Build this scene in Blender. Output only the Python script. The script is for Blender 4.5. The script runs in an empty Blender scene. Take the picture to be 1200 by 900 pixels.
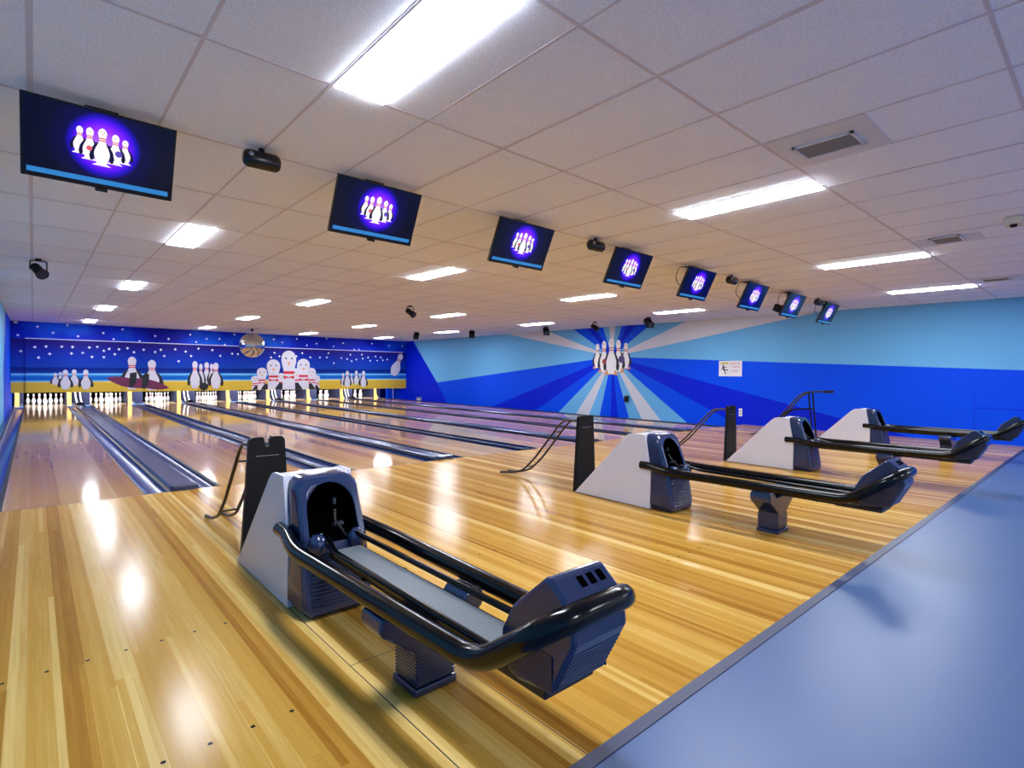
import bpy, math, random
from mathutils import Vector, Matrix
random.seed(7)
S = bpy.context.scene
COL = S.collection
R = math.radians

# ------------------------------------------------------------------ materials
def lin(c):
    return tuple(((v / 255) / 12.92 if v / 255 <= .04045 else ((v / 255 + .055) / 1.055) ** 2.4) for v in c) + (1.,)

def mat(name, rgb, rough=.5, metal=0., spec=.5, coat=0., emit=None, estr=0., bump=None, raw=False):
    m = bpy.data.materials.new(name); m.use_nodes = True
    nt = m.node_tree; b = nt.nodes['Principled BSDF']
    b.inputs['Base Color'].default_value = rgb if raw else lin(rgb)
    b.inputs['Roughness'].default_value = rough
    b.inputs['Metallic'].default_value = metal
    b.inputs['Specular IOR Level'].default_value = spec
    b.inputs['Coat Weight'].default_value = coat
    b.inputs['Coat Roughness'].default_value = .06
    if emit:
        b.inputs['Emission Color'].default_value = lin(emit)
        b.inputs['Emission Strength'].default_value = estr
    if bump:
        sc, st = bump
        tc = nt.nodes.new('ShaderNodeTexCoord'); n = nt.nodes.new('ShaderNodeTexNoise'); bp = nt.nodes.new('ShaderNodeBump')
        n.inputs['Scale'].default_value = sc; n.inputs['Detail'].default_value = 2
        bp.inputs['Strength'].default_value = st; bp.inputs['Distance'].default_value = .004
        nt.links.new(tc.outputs['Object'], n.inputs['Vector']); nt.links.new(n.outputs['Fac'], bp.inputs['Height'])
        nt.links.new(bp.outputs['Normal'], b.inputs['Normal'])
    return m

class NT:
    """small helper around a node tree"""
    def __init__(s, m): s.t = m.node_tree; s.b = s.t.nodes['Principled BSDF']
    def n(s, typ, **kw):
        x = s.t.nodes.new(typ)
        for k, v in kw.items(): setattr(x, k, v)
        return x
    def l(s, a, b): s.t.links.new(a, b)
    def math(s, op, a, b=None):
        x = s.n('ShaderNodeMath', operation=op)
        for i, v in enumerate((a, b)):
            if v is None: continue
            if isinstance(v, (int, float)): x.inputs[i].default_value = v
            else: s.l(v, x.inputs[i])
        return x.outputs[0]
    def ramp(s, fac, stops, interp='LINEAR'):
        x = s.n('ShaderNodeValToRGB'); cr = x.color_ramp; cr.interpolation = interp
        while len(cr.elements) < len(stops): cr.elements.new(.5)
        for e, (p, c) in zip(cr.elements, stops): e.position = p; e.color = lin(c)
        s.l(fac, x.inputs['Fac']); return x.outputs['Color']

def wood(name, tones, rough, wav=.008, spec=.2, board=.0273, joint=3.6, wide=.0819, line=.12):
    m = mat(name, (200, 150, 80), rough=rough, spec=spec)
    g = NT(m)
    geo = g.n('ShaderNodeNewGeometry'); sp = g.n('ShaderNodeSeparateXYZ'); g.l(geo.outputs['Position'], sp.inputs[0])
    x, y = sp.outputs['X'], sp.outputs['Y']
    bi = g.math('FLOOR', g.math('DIVIDE', x, board))
    w1 = g.n('ShaderNodeTexWhiteNoise', noise_dimensions='1D'); g.l(bi, w1.inputs['W'])
    seg = g.math('FLOOR', g.math('DIVIDE', g.math('ADD', y, g.math('MULTIPLY', w1.outputs['Value'], 9.)), joint))
    cmb = g.n('ShaderNodeCombineXYZ'); g.l(bi, cmb.inputs[0]); g.l(seg, cmb.inputs[1])
    w2 = g.n('ShaderNodeTexWhiteNoise', noise_dimensions='2D'); g.l(cmb.outputs[0], w2.inputs['Vector'])
    wi = g.math('FLOOR', g.math('DIVIDE', g.math('ADD', x, .031), wide))
    w3 = g.n('ShaderNodeTexWhiteNoise', noise_dimensions='1D'); g.l(wi, w3.inputs['W'])
    gv = g.n('ShaderNodeCombineXYZ'); g.l(g.math('MULTIPLY', x, 90.), gv.inputs[0]); g.l(g.math('MULTIPLY', y, 3.), gv.inputs[1]); g.l(w2.outputs['Value'], gv.inputs[2])
    gr = g.n('ShaderNodeTexNoise'); gr.inputs['Scale'].default_value = 1.; gr.inputs['Detail'].default_value = 3; g.l(gv.outputs[0], gr.inputs['Vector'])
    f = g.math('ADD', g.math('ADD', g.math('MULTIPLY', w2.outputs['Value'], .24), g.math('MULTIPLY', w3.outputs['Value'], .54)),
               g.math('MULTIPLY', gr.outputs['Fac'], .24))
    n = len(tones)
    col = g.ramp(f, [(.12 + .72 * i / (n - 1), c) for i, c in enumerate(tones)])
    # fine dark line between boards
    fr = g.math('FRACT', g.math('DIVIDE', x, board)); edge = g.math('LESS_THAN', g.math('ABSOLUTE', g.math('SUBTRACT', fr, .5)), .485)
    mx = g.n('ShaderNodeMixRGB', blend_type='MULTIPLY'); mx.inputs['Fac'].default_value = 1.
    g.l(col, mx.inputs['Color1'])
    ed = g.math('ADD', g.math('MULTIPLY', edge, line), 1 - line)
    cc = g.n('ShaderNodeCombineColor'); [g.l(ed, cc.inputs[i]) for i in range(3)]
    g.l(cc.outputs[0], mx.inputs['Color2']); g.l(mx.outputs[0], g.b.inputs['Base Color'])
    # faint waviness of the finish
    nz = g.n('ShaderNodeTexNoise'); nz.inputs['Scale'].default_value = 1.1; nz.inputs['Detail'].default_value = 1; g.l(geo.outputs['Position'], nz.inputs['Vector'])
    bp = g.n('ShaderNodeBump'); bp.inputs['Strength'].default_value = wav; bp.inputs['Distance'].default_value = .01
    g.l(nz.outputs['Fac'], bp.inputs['Height']); g.l(bp.outputs['Normal'], g.b.inputs['Normal'])
    return m

M = {}
M['approach'] = wood('approach maple', [(144, 93, 30), (174, 128, 50), (189, 145, 64), (214, 181, 110)], .18, .008, .055)
M['lane'] = wood('lane maple', [(164, 120, 68), (178, 134, 80), (188, 146, 92), (198, 160, 108)], .078, 0., .16, .0545, 9., .2183, .05)
M['deck'] = mat('pin deck', (236, 222, 196), rough=.08)
M['foul'] = mat('foul line', (96, 74, 52), rough=.3)
M['dot'] = mat('lane marking', (14, 11, 9), rough=.5, spec=.05)
M['seam'] = mat('floor seam', (52, 38, 22), rough=.6)
M['carpet'] = mat('blue vinyl floor', (73, 96, 137), rough=.36, spec=.35, bump=(60, .08))
M['strip'] = mat('edge strip', (44, 54, 84), rough=.45)
M['sub'] = mat('subfloor', (40, 44, 60), rough=.7)
M['gutter'] = mat('gutter plastic', (36, 58, 116), rough=.24, metal=.2, spec=.45)
M['cap'] = mat('gutter cap', (56, 66, 100), rough=.26, metal=.3)
M['capend'] = mat('cap end', (58, 68, 98), rough=.12)
M['black'] = mat('black rubber', (10, 10, 12), rough=.45)
M['gloss_black'] = mat('glossy black tube', (3, 3, 5), rough=.17, spec=.32)
M['satin_black'] = mat('satin black', (5, 5, 7), rough=.5, spec=.25)
M['brown_tube'] = mat('worn dark tube', (36, 27, 24), rough=.35)
M['shell'] = mat('blue grey moulded shell', (30, 44, 80), rough=.14, spec=.55, coat=.3, bump=(160, .14))
M['shell_dark'] = mat('ribbed shell', (28, 40, 70), rough=.2, bump=(180, .12))
M['white_lam'] = mat('pale laminate', (208, 208, 220), rough=.35)
M['white_top'] = mat('pale cover', (214, 214, 224), rough=.16)
M['tray'] = mat('grey tray', (92, 101, 108), rough=.42, bump=(260, .3))
M['steel'] = mat('steel', (150, 152, 160), rough=.3, metal=.8)
M['gunmetal'] = mat('dark metal', (74, 78, 92), rough=.3, metal=.5)
M['green'] = mat('green guide', (92, 130, 112), rough=.5)
M['void'] = mat('dark hole', (3, 3, 4), rough=.9, spec=.0)
M['pit'] = mat('pit curtain', (4, 4, 6), rough=.9, spec=.0)
M['navy'] = mat('navy kickback', (26, 32, 66), rough=.5)
M['tailblue'] = mat('pale blue tail plate', (96, 130, 176), rough=.3)
M['oak'] = mat('yellow kickback board', (228, 176, 92), rough=.4)
M['pin'] = mat('pin white', (244, 242, 240), rough=.22)
M['red'] = mat('stripe red', (196, 34, 44), rough=.35)
M['white'] = mat('white paint', (228, 228, 236), rough=.5)
M['off'] = mat('painted grey white', (206, 204, 216), rough=.55)
M['litedge'] = mat('painted ledge highlight', (214, 222, 246), rough=.4)
M['star'] = mat('star white', (236, 240, 255), rough=.5)
M['ink'] = mat('painted black', (16, 18, 34), rough=.6)
M['maroon'] = mat('painted maroon', (104, 28, 72), rough=.5)
M['beak'] = mat('painted orange', (224, 150, 96), rough=.6)
M['ballred'] = mat('painted ball red', (150, 50, 54), rough=.6)
M['ballviolet'] = mat('painted ball violet', (70, 62, 118), rough=.6)
M['LB'] = mat('wall light blue', (106, 176, 226), rough=.55, spec=.15)
M['W'] = mat('wall pale grey', (204, 204, 214), rough=.55)
M['B'] = mat('wall bright blue', (0, 74, 232), rough=.5, spec=.12)
M['D'] = mat('wall deep blue', (0, 32, 206), rough=.5, spec=.12)
M['grid'] = mat('ceiling grid', (208, 200, 206), rough=.6)
M['backwall'] = mat('back wall', (206, 204, 210), rough=.7)
M['lamp'] = mat('lamp diffuser', (255, 255, 255), rough=.5, emit=(238, 244, 255), estr=38.)
M['lampframe'] = mat('lamp frame', (236, 236, 240), rough=.4)
M['vent'] = mat('vent grille', (128, 128, 132), rough=.5)
M['ventpanel'] = mat('vent panel', (212, 214, 220), rough=.5)
M['cream'] = mat('cream plastic', (214, 208, 190), rough=.5)
M['tvblack'] = mat('television black', (10, 10, 14), rough=.25)
M['tvwhite'] = mat('lit white', (0, 0, 0), rough=.3, emit=(255, 252, 255), estr=.58)
M['tvred'] = mat('lit red', (0, 0, 0), rough=.3, emit=(220, 40, 60), estr=.5)
M['tvpink'] = mat('lit pink', (0, 0, 0), rough=.3, emit=(236, 96, 110), estr=.5)
M['tvviolet'] = mat('lit violet', (0, 0, 0), rough=.3, emit=(96, 74, 190), estr=.5)
M['tvdark'] = mat('lit navy', (0, 0, 0), rough=.3, emit=(14, 12, 60), estr=.5)
M['tvbar'] = mat('lit bar', (0, 0, 0), rough=.3, emit=(56, 150, 226), estr=.42)
M['tvbar2'] = mat('lit bar dark', (0, 0, 0), rough=.3, emit=(30, 110, 200), estr=.5)
M['signwhite'] = mat('sign white', (224, 220, 226), rough=.4)
M['signyellow'] = mat('sign yellow', (226, 214, 90), rough=.4)
M['signred'] = mat('sign red', (200, 50, 60), rough=.4)

def screen_mat():
    m = mat('lit screen', (0, 0, 0), rough=.2)
    g = NT(m); tc = g.n('ShaderNodeTexCoord'); mp = g.n('ShaderNodeMapping'); mp.inputs['Location'].default_value = (-.005, 0, .19)
    g.l(tc.outputs['Object'], mp.inputs['Vector']); sp = g.n('ShaderNodeSeparateXYZ'); g.l(mp.outputs[0], sp.inputs[0])
    r = g.math('SQRT', g.math('ADD', g.math('POWER', sp.outputs['X'], 2.), g.math('POWER', sp.outputs['Z'], 2.)))
    c = g.ramp(g.math('DIVIDE', r, .30), [(0., (190, 120, 255)), (.30, (150, 40, 250)), (.44, (88, 10, 246)), (.52, (30, 4, 190)), (.60, (8, 3, 66)), (.9, (4, 3, 34)), (1., (3, 2, 28))])
    g.l(c, g.b.inputs['Emission Color']); g.b.inputs['Emission Strength'].default_value = .56
    return m
M['screen'] = screen_mat()

def ceil_mat():
    m = mat('ceiling tile', (240, 240, 246), rough=.85, spec=.2)
    g = NT(m); geo = g.n('ShaderNodeNewGeometry'); n = g.n('ShaderNodeTexNoise'); n.inputs['Scale'].default_value = 150; n.inputs['Detail'].default_value = 3
    g.l(geo.outputs['Position'], n.inputs['Vector'])
    c = g.ramp(n.outputs['Fac'], [(.30, (222, 226, 236)), (.60, (244, 247, 255))]); g.l(c, g.b.inputs['Base Color'])
    bp = g.n('ShaderNodeBump'); bp.inputs['Strength'].default_value = .25; bp.inputs['Distance'].default_value = .003
    g.l(n.outputs['Fac'], bp.inputs['Height']); g.l(bp.outputs['Normal'], g.b.inputs['Normal'])
    return m
M['ceil'] = ceil_mat()

def sky_mat(name, upper):
    """painted night beach: bands by height, with brushed foam lines"""
    m = mat(name, (10, 40, 160), rough=.5, spec=.12)
    g = NT(m); geo = g.n('ShaderNodeNewGeometry'); sp = g.n('ShaderNodeSeparateXYZ'); g.l(geo.outputs['Position'], sp.inputs[0])
    z, x = sp.outputs['Z'], sp.outputs['X']
    cv = g.n('ShaderNodeCombineXYZ'); g.l(g.math('MULTIPLY', x, 1.4), cv.inputs[0]); g.l(g.math('MULTIPLY', z, 26.), cv.inputs[1])
    n = g.n('ShaderNodeTexNoise'); n.inputs['Scale'].default_value = 1.; n.inputs['Detail'].default_value = 3; g.l(cv.outputs[0], n.inputs['Vector'])
    wz = g.math('ADD', g.math('SUBTRACT', z, g.math('MULTIPLY', x, .0065)), g.math('MULTIPLY', g.math('SUBTRACT', n.outputs['Fac'], .5), .05))
    if upper:
        nb = g.n('ShaderNodeTexNoise'); nb.inputs['Scale'].default_value = .55; g.l(geo.outputs['Position'], nb.inputs['Vector'])
        c = g.ramp(nb.outputs['Fac'], [(.38, (8, 16, 150)), (.52, (8, 40, 196)), (.66, (16, 92, 224))])
    else:
        f = g.math('DIVIDE', wz, 2.4)
        st = [(.0, (206, 170, 52)), (.330, (212, 180, 66)), (.345, (226, 206, 140)), (.352, (110, 190, 220)), (.366, (60, 150, 210)), (.375, (24, 90, 184)),
              (.41, (20, 96, 190)), (.435, (40, 140, 214)), (.452, (150, 215, 240)), (.462, (40, 120, 205)), (.475, (10, 50, 140)), (.535, (8, 30, 122)), (.555, (16, 62, 160)),
              (.66, (14, 52, 168)), (.78, (16, 36, 150)), (.88, (30, 22, 124)), (.95, (26, 18, 112))]
        c = g.ramp(f, st)
    g.l(c, g.b.inputs['Base Color']); return m
M['sky_low'] = sky_mat('painted beach night', False)
M['sky_up'] = sky_mat('painted star band', True)

def mirror_mat():
    m = mat('mirror tiles', (242, 242, 238), rough=.1, metal=1.)
    g = NT(m); geo = g.n('ShaderNodeNewGeometry'); w = g.n('ShaderNodeTexWhiteNoise', noise_dimensions='1D'); g.l(geo.outputs['Random Per Island'], w.inputs['W'])
    return m
M['mirror'] = mirror_mat()

# ------------------------------------------------------------------ mesh builder
class MB:
    def __init__(s): s.v = []; s.f = []; s.m = []; s.mats = []
    def mi(s, m):
        if m not in s.mats: s.mats.append(m)
        return s.mats.index(m)
    def face(s, pts, m):
        k = len(s.v); s.v += [tuple(p) for p in pts]; s.f.append(tuple(range(k, k + len(pts)))); s.m.append(s.mi(m))
    def raw(s, vs, fs, m):
        k = len(s.v); s.v += [tuple(p) for p in vs]; i = s.mi(m)
        for f in fs: s.f.append(tuple(a + k for a in f)); s.m.append(i)
    def box(s, x0, x1, y0, y1, z0, z1, m):
        v = [(x, y, z) for z in (z0, z1) for y in (y0, y1) for x in (x0, x1)]
        s.raw(v, [(0, 2, 3, 1), (4, 5, 7, 6), (0, 1, 5, 4), (2, 6, 7, 3), (0, 4, 6, 2), (1, 3, 7, 5)], m)
    def prism(s, prof, axis, lo, hi, m):
        """closed profile extruded along an axis; profile pairs are the other two axes in xyz order"""
        def P(a, b, t): return {'x': (t, a, b), 'y': (a, t, b), 'z': (a, b, t)}[axis]
        n = len(prof); v = [P(a, b, lo) for a, b in prof] + [P(a, b, hi) for a, b in prof]
        s.raw(v, [tuple(range(n))[::-1], tuple(range(n, 2 * n))] + [(i, (i + 1) % n, n + (i + 1) % n, n + i) for i in range(n)], m)
    def loft(s, rings, m, close=True, cap0=False, cap1=False):
        n = len(rings[0]); v = [p for r in rings for p in r]; f = []
        for k in range(len(rings) - 1):
            for i in range(n if close else n - 1):
                j = (i + 1) % n; f.append((k * n + i, k * n + j, (k + 1) * n + j, (k + 1) * n + i))
        if cap0: f.append(tuple(range(n))[::-1])
        if cap1: f.append(tuple(range((len(rings) - 1) * n, len(rings) * n)))
        s.raw(v, f, m)
    def lathe(s, prof, c, n, m, mfun=None):
        for k in range(len(prof) - 1):
            r0, z0 = prof[k]; r1, z1 = prof[k + 1]
            ring = lambda r, z: [(c[0] + r * math.cos(2 * math.pi * i / n), c[1] + r * math.sin(2 * math.pi * i / n), c[2] + z) for i in range(n)]
            mm = mfun(.5 * (z0 + z1)) if mfun else m
            if r0 < 1e-6: s.raw([(c[0], c[1], c[2] + z0)] + ring(r1, z1), [(0, 1 + (i + 1) % n, 1 + i)[::-1] for i in range(n)], mm)
            elif r1 < 1e-6: s.raw(ring(r0, z0) + [(c[0], c[1], c[2] + z1)], [(i, (i + 1) % n, n) for i in range(n)], mm)
            else: s.loft([ring(r0, z0), ring(r1, z1)], mm)
    def tube(s, pts, r, m, n=12, cap=True, closed=False):
        pts = [Vector(p) for p in pts]; rings = []; up = None
        N = len(pts)
        for i, p in enumerate(pts):
            if closed: t = (pts[(i + 1) % N] - pts[i - 1]).normalized()
            else: t = (pts[min(i + 1, N - 1)] - pts[max(i - 1, 0)]).normalized()
            if up is None: up = Vector((0, 0, 1)) if abs(t.z) < .9 else Vector((1, 0, 0))
            a = (up - t * up.dot(t)).normalized(); up = a; b = t.cross(a)
            rr = r[i] if isinstance(r, (list, tuple)) else r
            rings.append([tuple(p + (a * math.cos(2 * math.pi * k / n) + b * math.sin(2 * math.pi * k / n)) * rr) for k in range(n)])
        if closed: rings.append(rings[0])
        s.loft(rings, m, cap0=cap and not closed, cap1=cap and not closed)
    def ball(s, c, rx, ry, rz, m, n=16, k=10):
        rings = []
        for i in range(1, k):
            a = math.pi * i / k
            rings.append([(c[0] + rx * math.sin(a) * math.cos(2 * math.pi * j / n), c[1] + ry * math.sin(a) * math.sin(2 * math.pi * j / n), c[2] - rz * math.cos(a)) for j in range(n)])
        s.loft(rings, m, cap0=True, cap1=True)
    def build(s, name, parent=None, smooth=None, bevel=None, loc=None, weld=True):
        me = bpy.data.meshes.new(name); me.from_pydata(s.v, [], s.f)
        for m in s.mats: me.materials.append(M[m])
        me.polygons.foreach_set('material_index', s.m)
        if weld:
            import bmesh
            bm = bmesh.new(); bm.from_mesh(me); bmesh.ops.remove_doubles(bm, verts=bm.verts, dist=1e-5); bmesh.ops.recalc_face_normals(bm, faces=bm.faces); bm.to_mesh(me); bm.free()
        if smooth is not None:
            me.shade_smooth(); me.set_sharp_from_angle(angle=R(smooth))
        o = bpy.data.objects.new(name, me); COL.objects.link(o)
        if parent: o.parent = parent
        if loc: o.location = loc
        if bevel:
            b = o.modifiers.new('Bevel', 'BEVEL'); b.width = bevel; b.segments = 2; b.limit_method = 'ANGLE'; b.angle_limit = R(40)
        return o

def fillet(pts, r, k=6):
    """round the corners of a polyline"""
    pts = [Vector(p) for p in pts]; out = [pts[0]]
    for i in range(1, len(pts) - 1):
        a, b, c = pts[i - 1], pts[i], pts[i + 1]
        rr = r[i] if isinstance(r, dict) and i in r else (r if not isinstance(r, dict) else .03)
        d0 = min(rr, (a - b).length * .49); d1 = min(rr, (c - b).length * .49)
        p0 = b + (a - b).normalized() * d0; p1 = b + (c - b).normalized() * d1
        for j in range(k + 1):
            t = j / k; out.append(p0 * (1 - t) ** 2 + b * 2 * t * (1 - t) + p1 * t * t)
    out.append(pts[-1]); return out

def tag(o, label, cat, group=None):
    o['label'] = label; o['category'] = cat
    if group: o['group'] = group
    return o
def struct(o): o['kind'] = 'structure'; return o
def thing(name, loc, label, cat, group=None, rot=(0, 0, 0)):
    o = bpy.data.objects.new(name, None); COL.objects.link(o); o.location = loc; o.rotation_euler = rot; o.empty_display_size = .1
    return tag(o, label, cat, group)
def copy_tree(o, parent=None):
    kids = [c for c in o.children]
    c = o.copy(); COL.objects.link(c)
    if parent: c.parent = parent
    for k in kids: copy_tree(k, c)
    return c

# ------------------------------------------------------------------ measured layout (metres)
LW = 1.054; WIDE = .705; THIN = .536
LX = [0.]
for n in range(1, 8): LX.append(LX[-1] + LW + (WIDE if n % 2 else THIN))
XL, XR = -.33, 14.13                # side walls
YB, YM, YF = -11., 16.9, 20.1       # wall behind the camera, mural front, far wall
H = 2.798; EDGE = -5.363            # ceiling height, edge of the wooden approach
TILE = .6048; GX = 1.4214; GY = -3.6911
NTH = ['leftmost', 'second from left', 'third from left', 'fourth from left', 'fifth from left', 'sixth from left', 'seventh from left', 'rightmost']

# ------------------------------------------------------------------ the room
b = MB(); b.box(XL, XR, YB, EDGE - .05, -.3, 0, 'carpet'); struct(b.build('floor'))
b = MB(); b.box(XL, XR, EDGE - .05, EDGE, -.3, .004, 'strip'); struct(b.build('trim_1'))
b = MB(); b.box(XL, XR, EDGE, 0, -.3, 0, 'approach')
def disc(bm, x, y, r, m, z=.0006, n=10, sy=1.):
    bm.face([(x + r * math.cos(2 * math.pi * i / n), y + r * sy * math.sin(2 * math.pi * i / n), z) for i in range(n)], m)
for lx in LX:
    for row in (-3.57, -4.494):
        for k in range(7): disc(b, lx + .117 + .1365 * k, row, .0085, 'dot')
for k in range(0, 8, 2):            # access panel seams beside each ball return
    o = LX[k]
    for a in ((o + 1.235, o + 1.240, EDGE, -.2), (o + 1.597, o + 1.602, EDGE, -.2), (o + 1.24, o + 1.597, -4.345, -4.34), (o + .63, o + .735, -2.53, -2.524)):
        b.face([(a[0], a[2], .0005), (a[1], a[2], .0005), (a[1], a[3], .0005), (a[0], a[3], .0005)], 'seam')
struct(b.build('approach_floor', weld=False))
b = MB(); b.box(XL, XR, 0, YF, -.34, -.3, 'sub'); struct(b.build('subfloor_floor'))
b = MB(); b.box(XL - .1, XR + .1, YB - .1, YF + .1, H, H + .08, 'ceil'); struct(b.build('ceiling'))

# ceiling grid bars
b = MB()
i0 = math.floor((XL - GX) / TILE); 
for i in range(i0, 40):
    x = GX + i * TILE
    if XL < x < XR:
        w = .013 if i % 4 == 2 or i == -2 else .008
        b.box(x - w, x + w, YB, YM + .1, H - .003, H + .001, 'grid')
for j in range(-7, 20):
    y = GY + 2 * TILE * j
    if YB < y < YM: b.box(XL, XR, y - .009, y + .009, H - .0035, H + .001, 'grid')
struct(b.build('trim_2', weld=False))

# right wall with the painted sunburst
def clip(poly, ax, val, keep_less):
    out = []
    for i in range(len(poly)):
        p, q = poly[i], poly[(i + 1) % len(poly)]
        ip = p[ax] <= val if keep_less else p[ax] >= val; iq = q[ax] <= val if keep_less else q[ax] >= val
        if ip: out.append(p)
        if ip != iq:
            t = (val - p[ax]) / (q[ax] - p[ax]); out.append((p[0] + t * (q[0] - p[0]), p[1] + t * (q[1] - p[1])))
    return out
CY, CZ = 4.26, 1.83
rays = [((4.398, 2.79), 'W'), ((4.141, 2.79), 'LB'), ((3.896, 2.79), 'B'), ((3.70, 2.79), 'D'), ((3.375, 2.79), 'B'), ((2.826, 2.79), 'LB'), ((1.67, 2.79), 'W'),
        ((-1.808, 2.79), 'LB'), ((-5.294, 1.425), 'B'), ((-1.607, .469), 'D'), ((.478, .138), 'B'), ((1.70, 0.), 'LB'), ((2.513, 0.), 'W'), ((3.149, 0.), 'LB'),
        ((3.60, 0.), 'B'), ((4.002, 0.), 'D'), ((4.27, 0.), 'B'), ((4.711, 0.), 'LB'), ((5.142, 0.), 'W'), ((5.689, 0.), 'LB'), ((6.468, 0.), 'B'),
        ((7.185, .218), 'D'), ((7.196, .895), 'B'), ((14.14, .824), 'LB'), ((8.6, 2.657), 'W'), ((6.941, 2.728), 'LB'), ((5.891, 2.79), 'B'), ((5.312, 2.79), 'D'), ((4.948, 2.79), 'B'), ((4.64, 2.79), 'LB')]
b = MB()
b.box(XR, XR + .1, YB, YF, -.34, H + .02, 'W')
for i, (p, m) in enumerate(rays):
    q = rays[(i + 1) % len(rays)][0]
    far = lambda a: (CY + (a[0] - CY) * 40 / math.hypot(a[0] - CY, a[1] - CZ), CZ + (a[1] - CZ) * 40 / math.hypot(a[0] - CY, a[1] - CZ))
    poly = [(CY, CZ), far(p), far(q)]
    for ax, v, kl in ((0, YB, False), (0, YF, True), (1, -.34, False), (1, H, True)): poly = clip(poly, ax, v, kl)
    if len(poly) >= 3: b.face([(XR - .001, y, z) for y, z in poly], m)
b.face([(XR - .002, y, z) for y, z in ((16.3, H), (YF, H), (YF, -.34), (13.0, -.34), (13.45, 0), (14.2, .824))], 'D')
# low access panel painted with the wall
for y0, y1, z0, z1 in ((-4.605, -4.595, 0, .95), (-7.5, -4.6, .672, .69)):
    b.face([(XR - .0025, y0, z0), (XR - .0025, y1, z0), (XR - .0025, y1, z1), (XR - .0025, y0, z1)], 'D')
struct(b.build('wall_right', weld=False))
# left wall
b = MB(); b.box(XL - .1, XL, YB, YF, -.34, H + .02, 'LB')
def lp(pts, m, d=.001): b.face([(XL + d, y, z) for y, z in pts], m)
lp(((13.0, H), (11.6, 1.2), (11.3, -.3), (YF, -.3), (YF, H)), 'B')
lp(((-3, .10), (2.2, .10), (3.4, .34), (2.6, .55), (-3, .62)), 'maroon', .0015)
lp(((3.0, .05), (8.6, .05), (9.0, .5), (6.0, .62), (3.8, .5)), 'B', .0015)
struct(b.build('wall_left', weld=False))
b = MB(); b.box(XL - .1, XR + .1, YB - .1, YB, 0, H, 'backwall'); struct(b.build('wall_back'))
b = MB(); b.box(XL - .1, XR + .1, YF, YF + .1, -.34, H, 'D'); struct(b.build('wall_far'))

# ------------------------------------------------------------------ lanes and gutters
ORD = ['leftmost', 'second', 'third', 'fourth', 'fifth', 'sixth', 'seventh', 'rightmost']
for n, x in enumerate(LX):
    lab = {0: 'glossy maple bowling lane beside the left wall', 7: 'glossy maple bowling lane nearest the right sunburst wall'}.get(n, 'glossy maple bowling lane, %s lane from the left wall' % ORD[n])
    t = thing('bowling_lane', (x, 0, 0), lab, 'bowling lane', 'bowling lanes')
    m = MB(); m.box(0, LW, 0, 17.9, -.3, 0, 'lane')
    for k in range(7):
        yy = 4.15 + .18 * (3 - abs(k - 3)); xx = LW / 2 + (k - 3) * .1365
        m.face([(xx - .016, yy, .0006), (xx, yy + .14, .0006), (xx + .016, yy, .0006), (xx, yy + .02, .0006)], 'dot')
    m.build('lane_bed', t, weld=False)
    m = MB(); m.box(0, LW, 17.9, 19.2, -.3, 0, 'deck'); m.build('pin_deck', t)
    m = MB(); m.box(0, LW, -.012, 0., -.002, .0012, 'foul'); m.build('foul_line', t)

def channel(x0, x1, m):
    """rounded trough between x0 and x1 with low black side lips"""
    w = x1 - x0; prof = []
    for i in range(13):
        a = math.pi * i / 12; prof.append((x0 + w / 2 - (w / 2 - .012) * math.cos(a), -.006 - .045 * math.sin(a)))
    prof = [(x0, 0), (x0 + .01, 0)] + prof + [(x1 - .01, 0), (x1, 0), (x1, -.3), (x0, -.3)]
    m.prism(prof, 'y', 0, 17.2, 'gutter')
    for e, ew in ((x0, .012), (x1 - .036, .036)): m.box(e, e + ew, 0, 17.2, -.004, .0035, 'black')
GUT = []
def gutter(x0, x1, kind, label):
    t = thing('lane_gutter', (x0, 0, 0), label, 'gutter', 'lane gutters')
    w = x1 - x0
    if kind == 'wide': spans = [(0, .24), (w - .21, w)]; cap = (.24, w - .21)
    elif kind == 'thin': spans = [(0, .24), (w - .24, w)]; cap = (.24, w - .24)
    elif kind == 'left': spans = [(.085, w)]; cap = (0, .085)
    else: spans = [(0, .24)]; cap = (.24, w)
    for s0, s1 in spans:
        m = MB(); channel(s0, s1, m); m.build('gutter_channel', t, smooth=50)
    c0, c1 = cap; m = MB()
    if kind == 'wide':
        m.prism([(c0, -.3), (c0, .018), (c0 + .02, .034), (c1 - .02, .034), (c1, .018), (c1, -.3)], 'y', .11, 17.2, 'cap'); m.build('gutter_cap', t, bevel=.004)
        m = MB(); rings = []           # rounded nose of the cap at the foul line
        for y, s in ((.115, 1.), (.06, 1.03), (.02, 1.0), (-.005, .93), (-.018, .8)):
            mid = (c0 + c1) / 2; hw = (c1 - c0) / 2 * s; zt = .052 * (s if s < 1 else 1)
            rings.append([(mid - hw, y, -.001), (mid - hw, y, zt * .6), (mid - hw * .9, y, zt), (mid + hw * .9, y, zt), (mid + hw, y, zt * .6), (mid + hw, y, -.001)])
        m.loft(rings, 'capend', cap0=True, cap1=True); m.build('cap_end', t, smooth=40)
    else:
        m.box(c0, c1, 0, 17.2, -.3, .010 if kind != 'right' else .004, 'cap'); m.build('gutter_cap', t, bevel=.003)
        if kind == 'thin':
            m = MB(); m.prism([(c0 - .012, -.001), (c0 - .006, .022), (c1 + .006, .022), (c1 + .012, -.001)], 'y', -.01, .09, 'capend'); m.build('cap_end', t, bevel=.003)
gutter(XL + .005, 0, 'left', 'single blue-grey gutter along the left wall')
pair = ['between the leftmost and second lanes', 'between the second and third lanes', 'between the third and fourth lanes', 'between the fourth and fifth lanes', 'between the fifth and sixth lanes', 'between the sixth and seventh lanes', 'between the seventh and rightmost lanes']
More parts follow.
